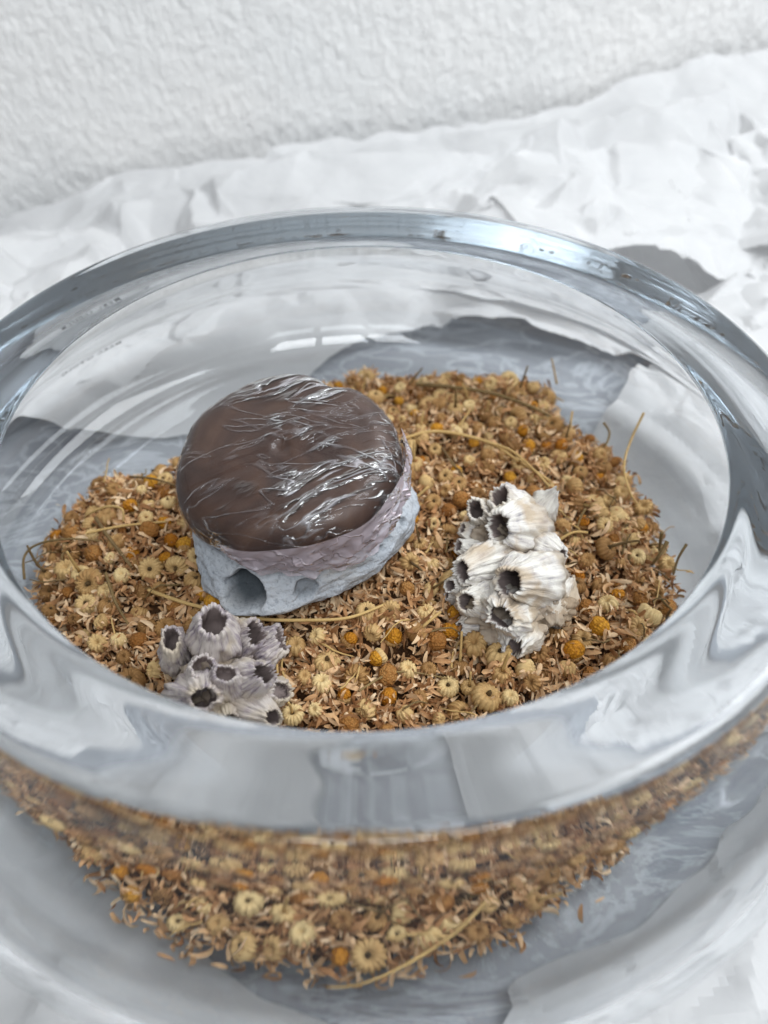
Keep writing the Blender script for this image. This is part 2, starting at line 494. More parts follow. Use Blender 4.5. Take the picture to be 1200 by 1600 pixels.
# ------------------------------------------------------------------ crumpled tissue paper
def tri_field(X, Y, spacing, seed, amp=1.0):
    """piecewise-flat random heights over an irregular triangulation: the facets and creases of crumpled paper"""
    rg = random.Random(seed)
    x0, x1, y0, y1 = X.min() - spacing, X.max() + spacing, Y.min() - spacing, Y.max() + spacing
    n = int((x1 - x0) * (y1 - y0) / spacing ** 2) + 8
    P = [Vector((rg.uniform(x0, x1), rg.uniform(y0, y1))) for _ in range(n)]
    P += [Vector((x0 - spacing, y0 - spacing)), Vector((x1 + spacing, y0 - spacing)), Vector((x1 + spacing, y1 + spacing)), Vector((x0 - spacing, y1 + spacing))]
    vs, es, fs, *_ = delaunay_2d_cdt(P, [], [], 0, 1e-7)
    H = [rg.uniform(-1, 1) * amp for _ in vs]
    Z = np.zeros_like(X)
    gx = X[0, :]; gy = Y[:, 0]
    for f in fs:
        (ax, ay), (bx, by), (cx, cy_) = [(vs[i].x, vs[i].y) for i in f]
        i0, i1 = np.searchsorted(gx, min(ax, bx, cx)), np.searchsorted(gx, max(ax, bx, cx), 'right')
        j0, j1 = np.searchsorted(gy, min(ay, by, cy_)), np.searchsorted(gy, max(ay, by, cy_), 'right')
        if i1 <= i0 or j1 <= j0: continue
        xx = X[j0:j1, i0:i1]; yy = Y[j0:j1, i0:i1]
        D = (by - cy_) * (ax - cx) + (cx - bx) * (ay - cy_)
        if abs(D) < 1e-14: continue
        u = ((by - cy_) * (xx - cx) + (cx - bx) * (yy - cy_)) / D
        v = ((cy_ - ay) * (xx - cx) + (ax - cx) * (yy - cy_)) / D
        q = 1 - u - v
        m_ = (u >= -1e-6) & (v >= -1e-6) & (q >= -1e-6)
        Z[j0:j1, i0:i1][m_] = (u * H[f[0]] + v * H[f[1]] + q * H[f[2]])[m_]
    return Z


def inside(X, Y, poly):
    r = np.zeros(X.shape, bool)
    n = len(poly)
    for i in range(n):
        x1, y1 = poly[i]; x2, y2 = poly[(i + 1) % n]
        c = ((y1 > Y) != (y2 > Y)) & (X < (x2 - x1) * (Y - y1) / ((y2 - y1) or 1e-12) + x1)
        r ^= c
    return r


def sheet(name, poly, basef, seed, label, amps=(0.010, 0.006, 0.002), sp=(0.05, 0.022, 0.009), step=0.0021, lay=0.001, jag=0.005, clampf=None, fold=0.35):
    xs = [p[0] for p in poly]; ys = [p[1] for p in poly]
    X, Y = np.meshgrid(np.arange(min(xs), max(xs), step), np.arange(min(ys), max(ys), step))
    f = [tri_field(X, Y, s_, seed * 10 + i) for i, s_ in enumerate(sp)]
    jx = tri_field(X, Y, 0.012, seed * 10 + 7) * jag; jy = tri_field(X, Y, 0.012, seed * 10 + 8) * jag
    m_ = inside(X + jx, Y + jy, poly)
    dx = tri_field(X, Y, sp[1], seed * 10 + 5) * amps[1]; dy = tri_field(X, Y, sp[1], seed * 10 + 6) * amps[1]
    r = np.hypot(X, Y)
    free = np.clip((r - 0.94 * S) / (0.30 * S), 0, 1)          # flat where the bowl presses on it
    near = np.clip(wall_dist(X, Y) / 0.06, 0.30, 1)
    Z = basef(X, Y) + free * near * (sum(a_ * (g + 0.55 * near) for a_, g in zip(amps, f)))
    Z = Z + (1 - free) * (lay + 0.0004 * f[1] + 0.0003 * f[2])
    Z = np.maximum(Z, lay * 0.8)
    fo = fold * 2 * np.clip((r - 1.3 * S) / (0.4 * S), 0, 1)
    X2 = X + dx * fo; Y2 = Y + dy * fo
    r2 = np.hypot(X2, Y2)
    lim = np.where(r2 < 1.228 * S, outer_z(np.minimum(r2, 1.224 * S)) - 0.0012 - (0.0035 - lay) * 0.3, 0.012 + np.clip(r2 - 1.235 * S, 0, 9) * 0.8)
    # around the widest girth keep clear of the glass
    lim = np.where((r2 > 1.1 * S) & (r2 < 1.235 * S), np.minimum(lim, 0.012), lim)
    Z = Z * lim / (Z ** 4 + lim ** 4 + 1e-16) ** 0.25
    # keep in front of the wall
    wd_ = (X2 - WA.x) * wnor.x + (Y2 - WA.y) * wnor.y
    sh = np.clip(0.004 - wd_, 0, 1)
    X2 = X2 + wnor.x * sh; Y2 = Y2 + wnor.y * sh
    idx = -np.ones(X.shape, int)
    V, F = [], []
    for j, i in zip(*np.nonzero(m_)):
        idx[j, i] = len(V); V.append((X2[j, i], Y2[j, i], Z[j, i]))
    H, W = X.shape
    for j in range(H - 1):
        for i in range(W - 1):
            q = (idx[j, i], idx[j, i + 1], idx[j + 1, i + 1], idx[j + 1, i])
            if min(q) >= 0:
                F.append(q)
    cnt = {}
    for q in F:
        for k in range(4):
            e_ = tuple(sorted((q[k], q[(k + 1) % 4]))); cnt[e_] = cnt.get(e_, 0) + 1
    nb = {}
    for (a_, b_), c_ in cnt.items():
        if c_ == 1: nb.setdefault(a_, []).append(b_); nb.setdefault(b_, []).append(a_)
    VA = np.array(V)
    for _ in range(10):
        VB = VA.copy()
        for a_, l_ in nb.items():
            VB[a_, :2] = 0.5 * VA[a_, :2] + 0.5 * VA[l_, :2].mean(0)
        VA = VB
    V = [tuple(v) for v in VA]
    o = obj(name, mesh_of(name, V, F, M_PAPER))
    o.data.set_sharp_from_angle(angle=math.radians(14))
    tag(o, label, 'tissue paper', 'sheets of crumpled white tissue paper')
    return o


# top edge of the mound along the wall, as seen in the photograph
edge = [(-250, 420), (-60, 372), (0, 350), (100, 308), (200, 272), (350, 238), (500, 222), (620, 203), (700, 206), (800, 190), (900, 165), (1000, 122), (1080, 95), (1200, 88), (1500, 60)]
ep = [on_wall(*e) for e in edge]
EX = np.array([p.x for p in ep]); EZ = np.array([max(p.z, 0.002) for p in ep])


def wall_dist(X, Y):
    return (X - WA.x) * wnor.x + (Y - WA.y) * wnor.y


def mound(X, Y):
    d = wall_dist(X, Y)
    T = np.interp(X, EX, EZ)
    k = np.clip(1 - (d - 0.010) / 0.16, 0, 1)
    return T * k ** 1.3 - 0.006 * k + 0.003


wl = lambda x, off: (WA + wdir * ((x - WA.x) / wdir.x) + wnor * off)
pw = [wl(x, 0.009) for x in (-0.45, -0.2, 0.05, 0.25, 0.5)]
sheet('tissue_paper', [(-0.45, 0.07), (-0.16, 0.085), (-0.05, 0.080), (-0.020, 0.150), (0.04, 0.175), (0.13, 0.155), (0.20, 0.09), (0.5, 0.06)] + [(p.x, p.y) for p in reversed(pw)],
      mound, 3, 'long crumpled tissue sheet heaped against the plaster wall behind the bowl', (0.016, 0.013, 0.0030), (0.085, 0.037, 0.014), fold=0.45)
flat = lambda X, Y: np.zeros_like(X)


def rise(cx, cy_, rad, h):
    return lambda X, Y: h * np.clip(1 - np.hypot(X - cx, Y - cy_) / rad, 0, 1) ** 0.8


sheet('tissue_paper', [(0.098, 0.085), (0.115, 0.035), (0.10, -0.02), (0.12, -0.06), (0.08, -0.105), (0.03, -0.13), (0.05, -0.19), (0.20, -0.24), (0.42, -0.20), (0.45, 0.17), (0.22, 0.20), (0.15, 0.145)],
      rise(0.34, 0.12, 0.18, 0.035), 5, 'crumpled tissue sheet tucked under the right side of the bowl', (0.014, 0.009, 0.003), (0.05, 0.022, 0.009), lay=0.0024)
sheet('tissue_paper', [(-0.45, -0.03), (-0.19, -0.035), (-0.105, -0.05), (-0.075, -0.085), (-0.035, -0.115), (0.0, -0.15), (0.01, -0.20), (-0.08, -0.26), (-0.45, -0.22)],
      rise(-0.36, -0.1, 0.12, 0.012), 8, 'creased tissue sheet under the front left of the bowl', (0.008, 0.005, 0.002), lay=0.0016)
sheet('tissue_paper', [(0.20, 0.22), (0.27, 0.13), (0.40, 0.13), (0.55, 0.20), (0.55, 0.40), (0.36, 0.38), (0.24, 0.33)],
      lambda X, Y: mound(X, Y) * 0.8 + rise(0.34, 0.26, 0.16, 0.030)(X, Y), 11, 'bunched tissue ball piled high at the right end of the wall', (0.024, 0.013, 0.0034), (0.070, 0.034, 0.013), fold=0.5)
sheet('tissue_paper', [(-0.36, 0.115), (-0.24, 0.085), (-0.14, 0.11), (-0.10, 0.17), (-0.15, 0.24), (-0.28, 0.255), (-0.36, 0.22)],
      lambda X, Y: mound(X, Y) + rise(-0.22, 0.17, 0.11, 0.020)(X, Y), 14, 'puffed rounded fold of tissue behind the left side of the bowl', (0.008, 0.006, 0.002), (0.055, 0.03, 0.012), fold=0.4)

sheet('tissue_paper', [(0.00, 0.235), (0.06, 0.19), (0.15, 0.20), (0.24, 0.17), (0.27, 0.26), (0.20, 0.33), (0.09, 0.30)],
      lambda X, Y: mound(X, Y) + 0.014 + rise(0.14, 0.25, 0.10, 0.012)(X, Y), 17, 'loose creased flap of tissue lying over the heaped sheet behind the bowl rim', (0.012, 0.009, 0.0026), (0.065, 0.032, 0.013), fold=0.5)

# ------------------------------------------------------------------ the heap of dried chamomile
outl = [(45, 900), (70, 830), (150, 742), (230, 735), (290, 700), (420, 640), (520, 592), (570, 570), (640, 585), (700, 578), (860, 600), (880, 650), (960, 700), (990, 745), (1040, 830), (1065, 900)]
ZF = inner_z(0) + 0.006
hp = [pt(x, y, ZF) for x, y in outl]
hp = [(p.x, p.y) for p in hp] + [(0.131 * math.cos(math.radians(q)), 0.131 * math.sin(math.radians(q))) for q in ()]
hp += [(q[1] * math.cos(math.radians(q[0])), q[1] * math.sin(math.radians(q[0]))) for q in ((-25, .115), (-40, .109), (-55, .113), (-72, .123), (-90, .129), (-108, .128), (-125, .121), (-140, .115), (-155, .117))]
HP = np.array(hp)


def edge_dist(x, y):
    d = 1e9
    n = len(HP)
    ins = False
    for i in range(n):
        x1, y1 = HP[i]; x2, y2 = HP[(i + 1) % n]
        ex, ey = x2 - x1, y2 - y1
        t_ = max(0, min(1, ((x - x1) * ex + (y - y1) * ey) / (ex * ex + ey * ey)))
        d = min(d, math.hypot(x - x1 - ex * t_, y - y1 - ey * t_))
        if (y1 > y) != (y2 > y) and x < (x2 - x1) * (y - y1) / (y2 - y1) + x1: ins = not ins
    return d if ins else -d


def heap_h(x, y, e=None):
    if e is None: e = edge_dist(x, y)
    if e <= 0: return 0.0
    n = noise.noise(Vector((x * 40, y * 40, 3.1)))
    n2 = noise.noise(Vector((x * 110, y * 110, 7.7)))
    return max(0.0, 0.0135 * (1 - math.exp(-e / 0.014)) * (1 + 0.40 * n) + 0.0030 * n2)


def heap_z(x, y):
    return inner_z(math.hypot(x, y)) + heap_h(x, y)


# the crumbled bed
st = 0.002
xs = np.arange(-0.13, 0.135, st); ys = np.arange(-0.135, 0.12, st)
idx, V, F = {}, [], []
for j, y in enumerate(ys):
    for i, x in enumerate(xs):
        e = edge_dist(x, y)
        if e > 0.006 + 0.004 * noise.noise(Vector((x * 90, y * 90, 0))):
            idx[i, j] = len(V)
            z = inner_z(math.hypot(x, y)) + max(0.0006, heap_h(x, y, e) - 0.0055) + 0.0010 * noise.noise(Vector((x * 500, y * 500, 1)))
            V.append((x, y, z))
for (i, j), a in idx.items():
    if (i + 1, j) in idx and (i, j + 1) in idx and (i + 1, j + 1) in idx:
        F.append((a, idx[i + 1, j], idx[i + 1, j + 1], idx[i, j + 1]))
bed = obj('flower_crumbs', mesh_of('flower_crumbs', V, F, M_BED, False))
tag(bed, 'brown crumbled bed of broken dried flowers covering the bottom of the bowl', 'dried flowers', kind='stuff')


def petal_mesh(rg, L=None, W=None):
    """a curled, slightly cupped dried ray petal"""
    L = L or rg.uniform(0.0044, 0.0090); W = W or rg.uniform(0.0009, 0.0019)
    curl = rg.uniform(-3.4, 3.4); tw = rg.uniform(-1.8, 1.8); cup = rg.uniform(-0.6, 0.9)
    n = 5
    V, F = [], []
    pos = Vector((0, 0, 0)); ang = -curl / 2
    for i in range(n + 1):
        t_ = i / n
        w = W * (0.30 + 0.70 * math.sin(math.pi * min(1, 0.12 + t_ * 0.80))) * 0.5
        if i == n: w *= 0.7
        side = Vector((0, math.cos(tw * t_), math.sin(tw * t_)))
        up = Vector((-math.sin(ang), 0, math.cos(ang)))
        V += [pos - side * w + up * w * cup, pos.copy() - up * w * cup * 0.3, pos + side * w + up * w * cup]
        pos = pos + Vector((math.cos(ang), 0, math.sin(ang))) * (L / n)
        ang += curl / n
        if i:
            k = 3 * i
            F += [(k - 3, k - 2, k + 1, k), (k - 2, k - 1, k + 2, k + 1)]
    c = sum(V, Vector()) / len(V)
    V = [v - c for v in V]
    return V, F


def ribbed_head(rg, rad, flat_, ribs, hole, mound_=0.0, seg_per=4):
    """a squashed, ribbed flower head with a sunk stalk scar on top (seen from below)"""
    seg = ribs * seg_per
    V, F = [], []
    prof_ = [(0.0, 0.35), (hole * 0.6, 0.42), (hole, 0.72), (0.55, 0.98), (0.82, 0.80), (1.0, 0.25), (0.95, -0.25), (0.70, -0.70), (0.35, -0.85), (0.0, -0.88)]
    ph = [rg.uniform(0.75, 1.25) for _ in range(ribs)]
    rows = []
    ecc = rg.uniform(0.82, 1.0); rot = rg.uniform(0, 6.28)
    for (r, z) in prof_:
        if r == 0:
            rows.append([len(V)]); V.append(Vector((0, 0, z * flat_ * rad))); continue
        row = []
        for k in range(seg):
            a = 2 * math.pi * k / seg
            q = (k % seg_per) / seg_per
            rb = abs(math.sin(math.pi * q)) * ph[k // seg_per]
            amt = 0.14 * min(1, r * 1.5)
            rr = rad * r * (1 - amt + amt * rb * 1.2) * (1 + (ecc - 1) * math.sin(a + rot) ** 2)
            zz = z * flat_ * rad * (1 - 0.10 + 0.12 * rb)
            row.append(len(V)); V.append(Vector((rr * math.cos(a), rr * math.sin(a), zz)))
        rows.append(row)
    for i in range(len(rows) - 1):
        A, B = rows[i], rows[i + 1]
        for k in range(seg):
            k2 = (k + 1) % seg
            if len(A) == 1: F.append((A[0], B[k], B[k2]))
            elif len(B) == 1: F.append((A[k2], A[k], B[0]))
            else: F.append((A[k2], A[k], B[k], B[k2]))
    return V, F


def dome(rg, rad, h, seg=14):
    V, F, rows = [], [], []
    ecc = rg.uniform(0.85, 1.0)
    for i, (r, z) in enumerate([(0, 1.0), (0.35, 0.93), (0.68, 0.72), (0.90, 0.42), (1.0, 0.08), (0.92, -0.22), (0.55, -0.4), (0, -0.42)]):
        if r == 0:
            rows.append([len(V)]); V.append(Vector((0, 0, z * h))); continue
        row = []
        for k in range(seg):
            a = 2 * math.pi * k / seg
            j = 1 + rg.uniform(-0.06, 0.06)
            row.append(len(V)); V.append(Vector((rad * r * j * math.cos(a), rad * r * ecc * j * math.sin(a), z * h * j)))
        rows.append(row)
    for i in range(len(rows) - 1):
        A, B = rows[i], rows[i + 1]
        for k in range(seg):
            k2 = (k + 1) % seg
            if len(A) == 1: F.append((A[0], B[k], B[k2]))
            elif len(B) == 1: F.append((A[k2], A[k], B[0]))
            else: F.append((A[k2], A[k], B[k], B[k2]))
    return V, F


def merge(parts):
    V, F = [], []
    for v, f in parts:
        o_ = len(V); V += list(v); F += [tuple(i + o_ for i in q) for q in f]
    return V, F


def tube(path, r0, r1, sides=6):
    V, F = [], []
    n = len(path)
    up = Vector((0.13, 0.21, 0.97))
    for i, p in enumerate(path):
        d = (path[min(i + 1, n - 1)] - path[max(i - 1, 0)]).normalized()
        u = d.cross(up).normalized(); w_ = d.cross(u)
        r = r0 + (r1 - r0) * i / (n - 1)
        for k in range(sides):
            a = 2 * math.pi * k / sides
            V.append(p + (u * math.cos(a) + w_ * math.sin(a)) * r)
    for i in range(n - 1):
        for k in range(sides):
            k2 = (k + 1) % sides
            F.append((i * sides + k, i * sides + k2, (i + 1) * sides + k2, (i + 1) * sides + k))
    F.append(tuple(range(sides - 1, -1, -1))); F.append(tuple((n - 1) * sides + k for k in range(sides)))
    return V, F


def bracts(rg, rad, n=12):
    """withered ray petals and bracts hanging round a head"""
    out = []
    for k in range(n):
        if rg.random() < 0.3: continue
        v, f = petal_mesh(rg, rg.uniform(0.6, 1.3) * rad, rad * 0.32)
        a = 2 * math.pi * k / n + rg.uniform(-0.2, 0.2)
        mt = Matrix.Rotation(a, 4, 'Z') @ Matrix.Translation((rad * 1.15, 0, -rad * rg.uniform(0.1, 0.5))) @ Matrix.Rotation(rg.uniform(0.2, 1.2), 4, 'Y')
        out.append(([mt @ p for p in v], f))
    return merge(out) if out else ([], [])


# kinds of head: list of (part name, mesh) variants
KINDS = {'ringed': [], 'golden': [], 'brown': [], 'shaggy': []}
rg = random.Random(21)
for v_ in range(6):
    rad = rg.uniform(0.0033, 0.0043)
    V, F = ribbed_head(rg, rad, rg.uniform(0.62, 0.85), rg.choice((12, 14, 16)), rg.uniform(0.20, 0.30))
    parts = [('calyx', mesh_of('calyx', V, F, M_PALE))]
    V2, F2 = dome(rg, rad * 0.17, rad * 0.42, 8)
    V2 = [v + Vector((0, 0, rad * 0.36)) for v in V2]
    parts.append(('stalk_scar', mesh_of('stalk_scar', V2, F2, M_PIT)))
    KINDS['ringed'].append(parts)
for v_ in range(5):
    rad = rg.uniform(0.0027, 0.0037)
    V, F = dome(rg, rad, rad * rg.uniform(0.8, 1.1), 16)
    parts = [('flower_disc', mesh_of('flower_disc', V, F, M_GOLD))]
    V, F = ribbed_head(rg, rad * 0.98, 0.55, 14, 0.3)
    V = [v + Vector((0, 0, -rad * 0.55)) for v in V]
    parts.append(('calyx', mesh_of('calyx', V, F, M_PALE)))
    KINDS['golden'].append(parts)
for v_ in range(4):
    rad = rg.uniform(0.0027, 0.0035)
    V, F = dome(rg, rad, rad * 0.9, 14)
    parts = [('flower_disc', mesh_of('flower_disc', V, F, M_BROWNHEAD))]
    V, F = bracts(rg, rad, 13)
    parts.append(('withered_petals', mesh_of('withered_petals', V, F, M_PETAL)))
    KINDS['brown'].append(parts)
for v_ in range(5):
    rad = rg.uniform(0.0028, 0.0038)
    V, F = ribbed_head(rg, rad, 0.8, 12, 0.22)
    parts = [('calyx', mesh_of('calyx', V, F, M_PALE))]
    V, F = bracts(rg, rad * 1.1, 20)
    V3, F3_ = bracts(rg, rad * 0.85, 18)
    V, F = merge([(V, F), ([v + Vector((0, 0, rad * 0.5)) for v in V3], F3_)])
    parts.append(('withered_petals', mesh_of('withered_petals', V, F, M_PETAL)))
    KINDS['shaggy'].append(parts)
stalk_meshes = []
for v_ in range(5):
    L = rg.uniform(0.006, 0.014)
    c = rg.uniform(-0.3, 0.3)
    path = [Vector((0, 0, 0.0022)) + Vector((c * L * (i / 5) ** 2, 0, L * i / 5)) for i in range(6)]
    V, F = tube(path, 0.00055, 0.00040, 6)
    stalk_meshes.append(mesh_of('stalk', V, F, rg.choice((M_STEM, M_STEMDK))))

# footprints of the things lying on the heap (photo pixels, radius in pixels)
BLOCK = []
def block(px, py, rp, z=0.03):
    p = pt(px, py, z); BLOCK.append((p.x, p.y, rp * scale_at(p)))
block(480, 860, 150, 0.030)
block(800, 890, 85, 0.030); block(790, 960, 70, 0.030)
block(345, 1050, 75, 0.030)


def blocked(x, y):
    return any(math.hypot(x - bx, y - by) < br for bx, by, br in BLOCK)


def to_px(p):
    d = Vector(p) - CAM
    k = FPX / d.dot(F3)
    return 600 + d.x * k, 800 - d.dot(U3) * k


pts = []
tries = 0
while len(pts) < 640 and tries < 60000:
    tries += 1
    x, y = rnd.uniform(-0.13, 0.13), rnd.uniform(-0.135, 0.115)
    e = edge_dist(x, y)
    if e < 0.0035 or (e < 0.010 and rnd.random() < 0.35) or blocked(x, y): continue
    if any((x - a_) ** 2 + (y - b_) ** 2 < 0.0066 ** 2 for a_, b_, _ in pts): continue
    px, py = to_px((x, y, heap_z(x, y)))
    pts.append((x, y, (1 if (-30 < px < 1230 and py < 1560) else 0)))
vis = [p for p in pts if p[2]]
vis.sort(key=lambda p: -abs(noise.noise(Vector((p[0] * 900, p[1] * 900, 5)))))
LIFT = set((p[0], p[1]) for p in vis[:300])

PLACES = [  # (pixel x, pixel y, words)
    (150, 800, 'at the left end of the heap'), (130, 960, 'by the bowl wall at the lower left'), (250, 830, 'just left of the wrapped brown block'),
    (240, 940, 'between the grey stone and the left barnacles'), (560, 600, 'behind the wrapped brown block'), (720, 640, 'at the back of the heap'),
    (850, 680, 'at the back right of the heap'), (960, 740, 'at the right edge of the heap'), (690, 750, 'between the stone and the white barnacles'),
    (940, 860, 'to the right of the white barnacles'), (1020, 930, 'by the bowl wall at the far right'), (640, 930, 'in front of the grey stone'),
    (500, 1030, 'to the right of the purple barnacles'), (600, 1090, 'in the middle just inside the front rim'), (760, 1060, 'below the tip of the white barnacles'),
    (900, 1000, 'at the lower right inside the rim'), (150, 1260, 'seen through the glass at the front left'), (330, 1370, 'seen through the front glass left of centre'),
    (560, 1400, 'seen through the front glass at the centre'), (760, 1380, 'seen through the front glass right of centre'), (950, 1320, 'seen through the glass at the front right'),
    (80, 880, 'just inside the left wall'), (200, 770, 'along the upper left edge'), (330, 900, 'touching the left side of the grey stone'), (620, 650, 'near the upper edge of the wrapped block'),
    (780, 600, 'along the far back edge'), (790, 700, 'above the white barnacles'), (880, 780, 'just up and right of the white barnacles'), (900, 920, 'close to the right side of the white barnacles'),
    (990, 820, 'near the fine upright tan stalk'), (660, 850, 'midway between the stone and white barnacles'), (660, 1010, 'just left of the lower white barnacles'), (560, 980, 'under the long straw stalk'),
    (230, 1320, 'low at the front left under glass'), (450, 1350, 'just below the front rim, centre left'), (650, 1350, 'just below the front rim, centre right'), (450, 1450, 'at the front edge of the heap'), (680, 1440, 'around the long pale stalk at the front'),
    (300, 1180, 'behind the thick front rim at the left'), (620, 1220, 'behind the thick front rim'), (880, 1150, 'behind the thick front rim at the right')]


def place_words(p):
    px, py = to_px(p)
    return min(PLACES, key=lambda q: math.hypot(q[0] - px, q[1] - py))[2]


KLABEL = {'ringed': 'pale ribbed chamomile head with scar, ', 'golden': 'golden domed chamomile head, ',
          'brown': 'dark brown withered chamomile head, ', 'shaggy': 'shaggy chamomile head with curled petals, '}
KGROUP = {'ringed': 'pale ribbed chamomile heads', 'golden': 'golden chamomile heads', 'brown': 'brown chamomile heads', 'shaggy': 'shaggy chamomile heads'}
rest = []
for (x, y, v_) in pts:
    z = heap_z(x, y) + rnd.uniform(-0.0004, 0.0030)
    kind = rnd.choices(('ringed', 'golden', 'brown', 'shaggy'), (0.25, 0.18, 0.13, 0.44))[0]
    parts = rnd.choice(KINDS[kind])
    tilt = rnd.gauss(0, 0.75)
    rot = Matrix.Rotation(rnd.uniform(0, 6.28), 4, 'Z') @ Matrix.Rotation(tilt, 4, 'X') @ Matrix.Rotation(rnd.uniform(0, 6.28), 4, 'Z')
    sc = rnd.choice((0.78, 0.88, 1.0, 1.0, 1.1, 1.22)) * rnd.uniform(0.94, 1.06)
    if (x, y) in LIFT:
        e = empty('chamomile_head', (x, y, z))
        e.rotation_euler = rot.to_euler(); e.scale = (sc, sc, sc)
        tag(e, ('small ' if sc < 0.93 else 'large ' if sc > 1.07 else '') + KLABEL[kind] + place_words((x, y, z)), 'chamomile head', KGROUP[kind])
        for nm, me in parts:
            obj(nm, me, e)
        if kind in ('ringed', 'shaggy') and rnd.random() < 0.22:
            obj('stalk', rnd.choice(stalk_meshes), e)
    else:
        mt = Matrix.Translation((x, y, z - 0.0008)) @ rot @ Matrix.Scale(sc, 4)
        for nm, me in parts:
            rest.append((me, mt))


def join_instances(name, items, label, cat):
    V, F, MI, mats = [], [], [], []
    for me, mt in items:
        m0 = me.materials[0]
        if m0 not in mats: mats.append(m0)
        mi = mats.index(m0); o_ = len(V)
        V += [tuple(mt @ v.co) for v in me.vertices]
        for p in me.polygons:
            F.append(tuple(i + o_ for i in p.vertices)); MI.append(mi)
    me = mesh_of(name, V, F)
    for m0 in mats: me.materials.append(m0)
    me.polygons.foreach_set('material_index', MI)
    me.update()
    o = obj(name, me)
    tag(o, label, cat, kind='stuff')
    return o


join_instances('chamomile_heads', rest, 'mixed smaller dried chamomile heads filling in between the others in the bowl', 'chamomile')

# loose petals: 300 single ones on top, the rest as one mass
pm = [mesh_of('petal', *petal_mesh(rg), M_PETAL) for _ in range(16)]
len_of = {m_.name: (Vector(m_.vertices[1].co) - Vector(m_.vertices[16].co)).length + 0.002 for m_ in pm}
small = [mesh_of('petal', *petal_mesh(rg, rg.uniform(0.002, 0.0035), rg.uniform(0.0007, 0.0014)), M_PETAL) for _ in range(10)]
single = 0
mass = []
while single < 300 or len(mass) < 15500:
    x, y = rnd.uniform(-0.13, 0.13), rnd.uniform(-0.135, 0.115)
    e = edge_dist(x, y) + (rnd.uniform(-0.003, 0.002) if rnd.random() < 0.985 else 0.007)
    if e < 0: continue
    top = rnd.random() < 0.05
    dz = rnd.uniform(0.0024, 0.0042) if top else rnd.uniform(-0.0044, 0.0024)
    h_ = heap_h(x, y)
    if blocked(x, y): dz = min(dz, -0.001); top = False
    z = inner_z(math.hypot(x, y)) + max(0.0008, h_ + dz)
    mt = Matrix.Translation((x, y, z)) @ Matrix.Rotation(rnd.uniform(0, 6.28), 4, 'Z') @ Matrix.Rotation(rnd.gauss(0, 0.55), 4, 'Y') @ Matrix.Rotation(rnd.gauss(0, 0.9), 4, 'X')
    px, py = to_px((x, y, z))
    if top and single < 300 and 0 < px < 1200 and py < 1540:
        o = obj('petal', rnd.choice(pm))
        o.matrix_world = mt
        ln = len_of[o.data.name]
        tag(o, ('long' if ln > 0.0058 else 'short') + ' loose curled tan petal ' + place_words((x, y, z)), 'petal', 'loose dried petals')
        single += 1
    elif len(mass) < 15500:
        mass.append((rnd.choice(pm) if rnd.random() < 0.72 else rnd.choice(small), mt))
join_instances('loose_petals', mass, 'tan dried petals scattered thickly all through the flower heap', 'petals')


# stalks one can pick out
def bez(P, n=14):
    P = [Vector(p) for p in P]
    out = []
    for i in range(len(P) - 1):
        p0, p1, p2, p3 = P[max(i - 1, 0)], P[i], P[i + 1], P[min(i + 2, len(P) - 1)]
        for k in range(n):
            t_ = k / n
            out.append(0.5 * (2 * p1 + (p2 - p0) * t_ + (2 * p0 - 5 * p1 + 4 * p2 - p3) * t_ * t_ + (3 * p1 - p0 - 3 * p2 + p3) * t_ ** 3))
    out.append(P[-1])
    return out


def stalk(pix, r_px, m, label, heights=None, fork=None):
    """pix: photo pixels along the stalk; heights: metres above the heap surface"""
    P = []
    for i, (px, py) in enumerate(pix):
        h_ = (heights[i] if heights else 0.003)
        p = pt(px, py, 0.03)
        for _ in range(6):
            p = pt(px, py, heap_z(p.x, p.y) + h_)
        P.append(p)
    sc = scale_at(P[0])
    V, F = tube(bez(P), r_px * sc, r_px * sc * 0.7, 7)
    o = obj('stalk', mesh_of('stalk', V, F, m))
    tag(o, label, 'stalk', 'dried stalks')
    if fork:
        V, F = tube(bez([P[fork[0]]] + [pt(px, py, P[fork[0]].z + 0.001) for px, py in fork[1]]), r_px * sc * 0.8, r_px * sc * 0.5, 6)
        obj('side_twig', mesh_of('side_twig', V, F, m), o)
    return o


stalk([(232, 922), (300, 945), (400, 966), (480, 969), (545, 965), (600, 945)], 3.2, M_STEM, 'long straw-coloured stalk lying between the stone and the purple barnacles', [.003, .004, .006, .006, .006, .004])
stalk([(650, 600), (700, 604), (770, 615), (840, 640), (882, 665)], 3.2, M_STEMDK, 'thick olive stalk arching over the back of the heap', [.004, .006, .007, .006, .004])
stalk([(618, 690), (680, 674), (760, 690), (810, 720), (860, 752)], 3.0, M_STEM, 'tan branching stalk running from the wrapped block towards the white barnacles', [.003, .005, .006, .005, .004], (2, [(800, 705), (835, 735), (858, 760)]))
stalk([(38, 905), (38, 870), (60, 850), (110, 842), (165, 846)], 2.2, M_STEMDK, 'thin brown stalk curling out from the left edge of the heap', [.002, .006, .008, .006, .003])
stalk([(150, 810), (170, 840), (205, 885)], 3.2, M_STEMDK, 'short dark thick stalk crossing the left part of the heap', [.006, .006, .004])
stalk([(135, 833), (190, 822), (260, 815)], 2.6, M_STEM, 'straight straw stalk in the left part of the heap', [.004, .005, .004])
stalk([(135, 805), (165, 792), (190, 795), (193, 815)], 2.2, M_STEM, 'bent yellowish stalk near the left top of the heap', [.004, .006, .006, .003])
stalk([(165, 895), (180, 940), (200, 975)], 2.6, M_STEMDK, 'grey green stalk left of the purple barnacles', [.004, .004, .003])
stalk([(1006, 645), (985, 690), (975, 730), (985, 770), (998, 790)], 2.0, M_STEM, 'fine tan stalk standing up at the right edge of the heap', [.024, .016, .008, .005, .003])
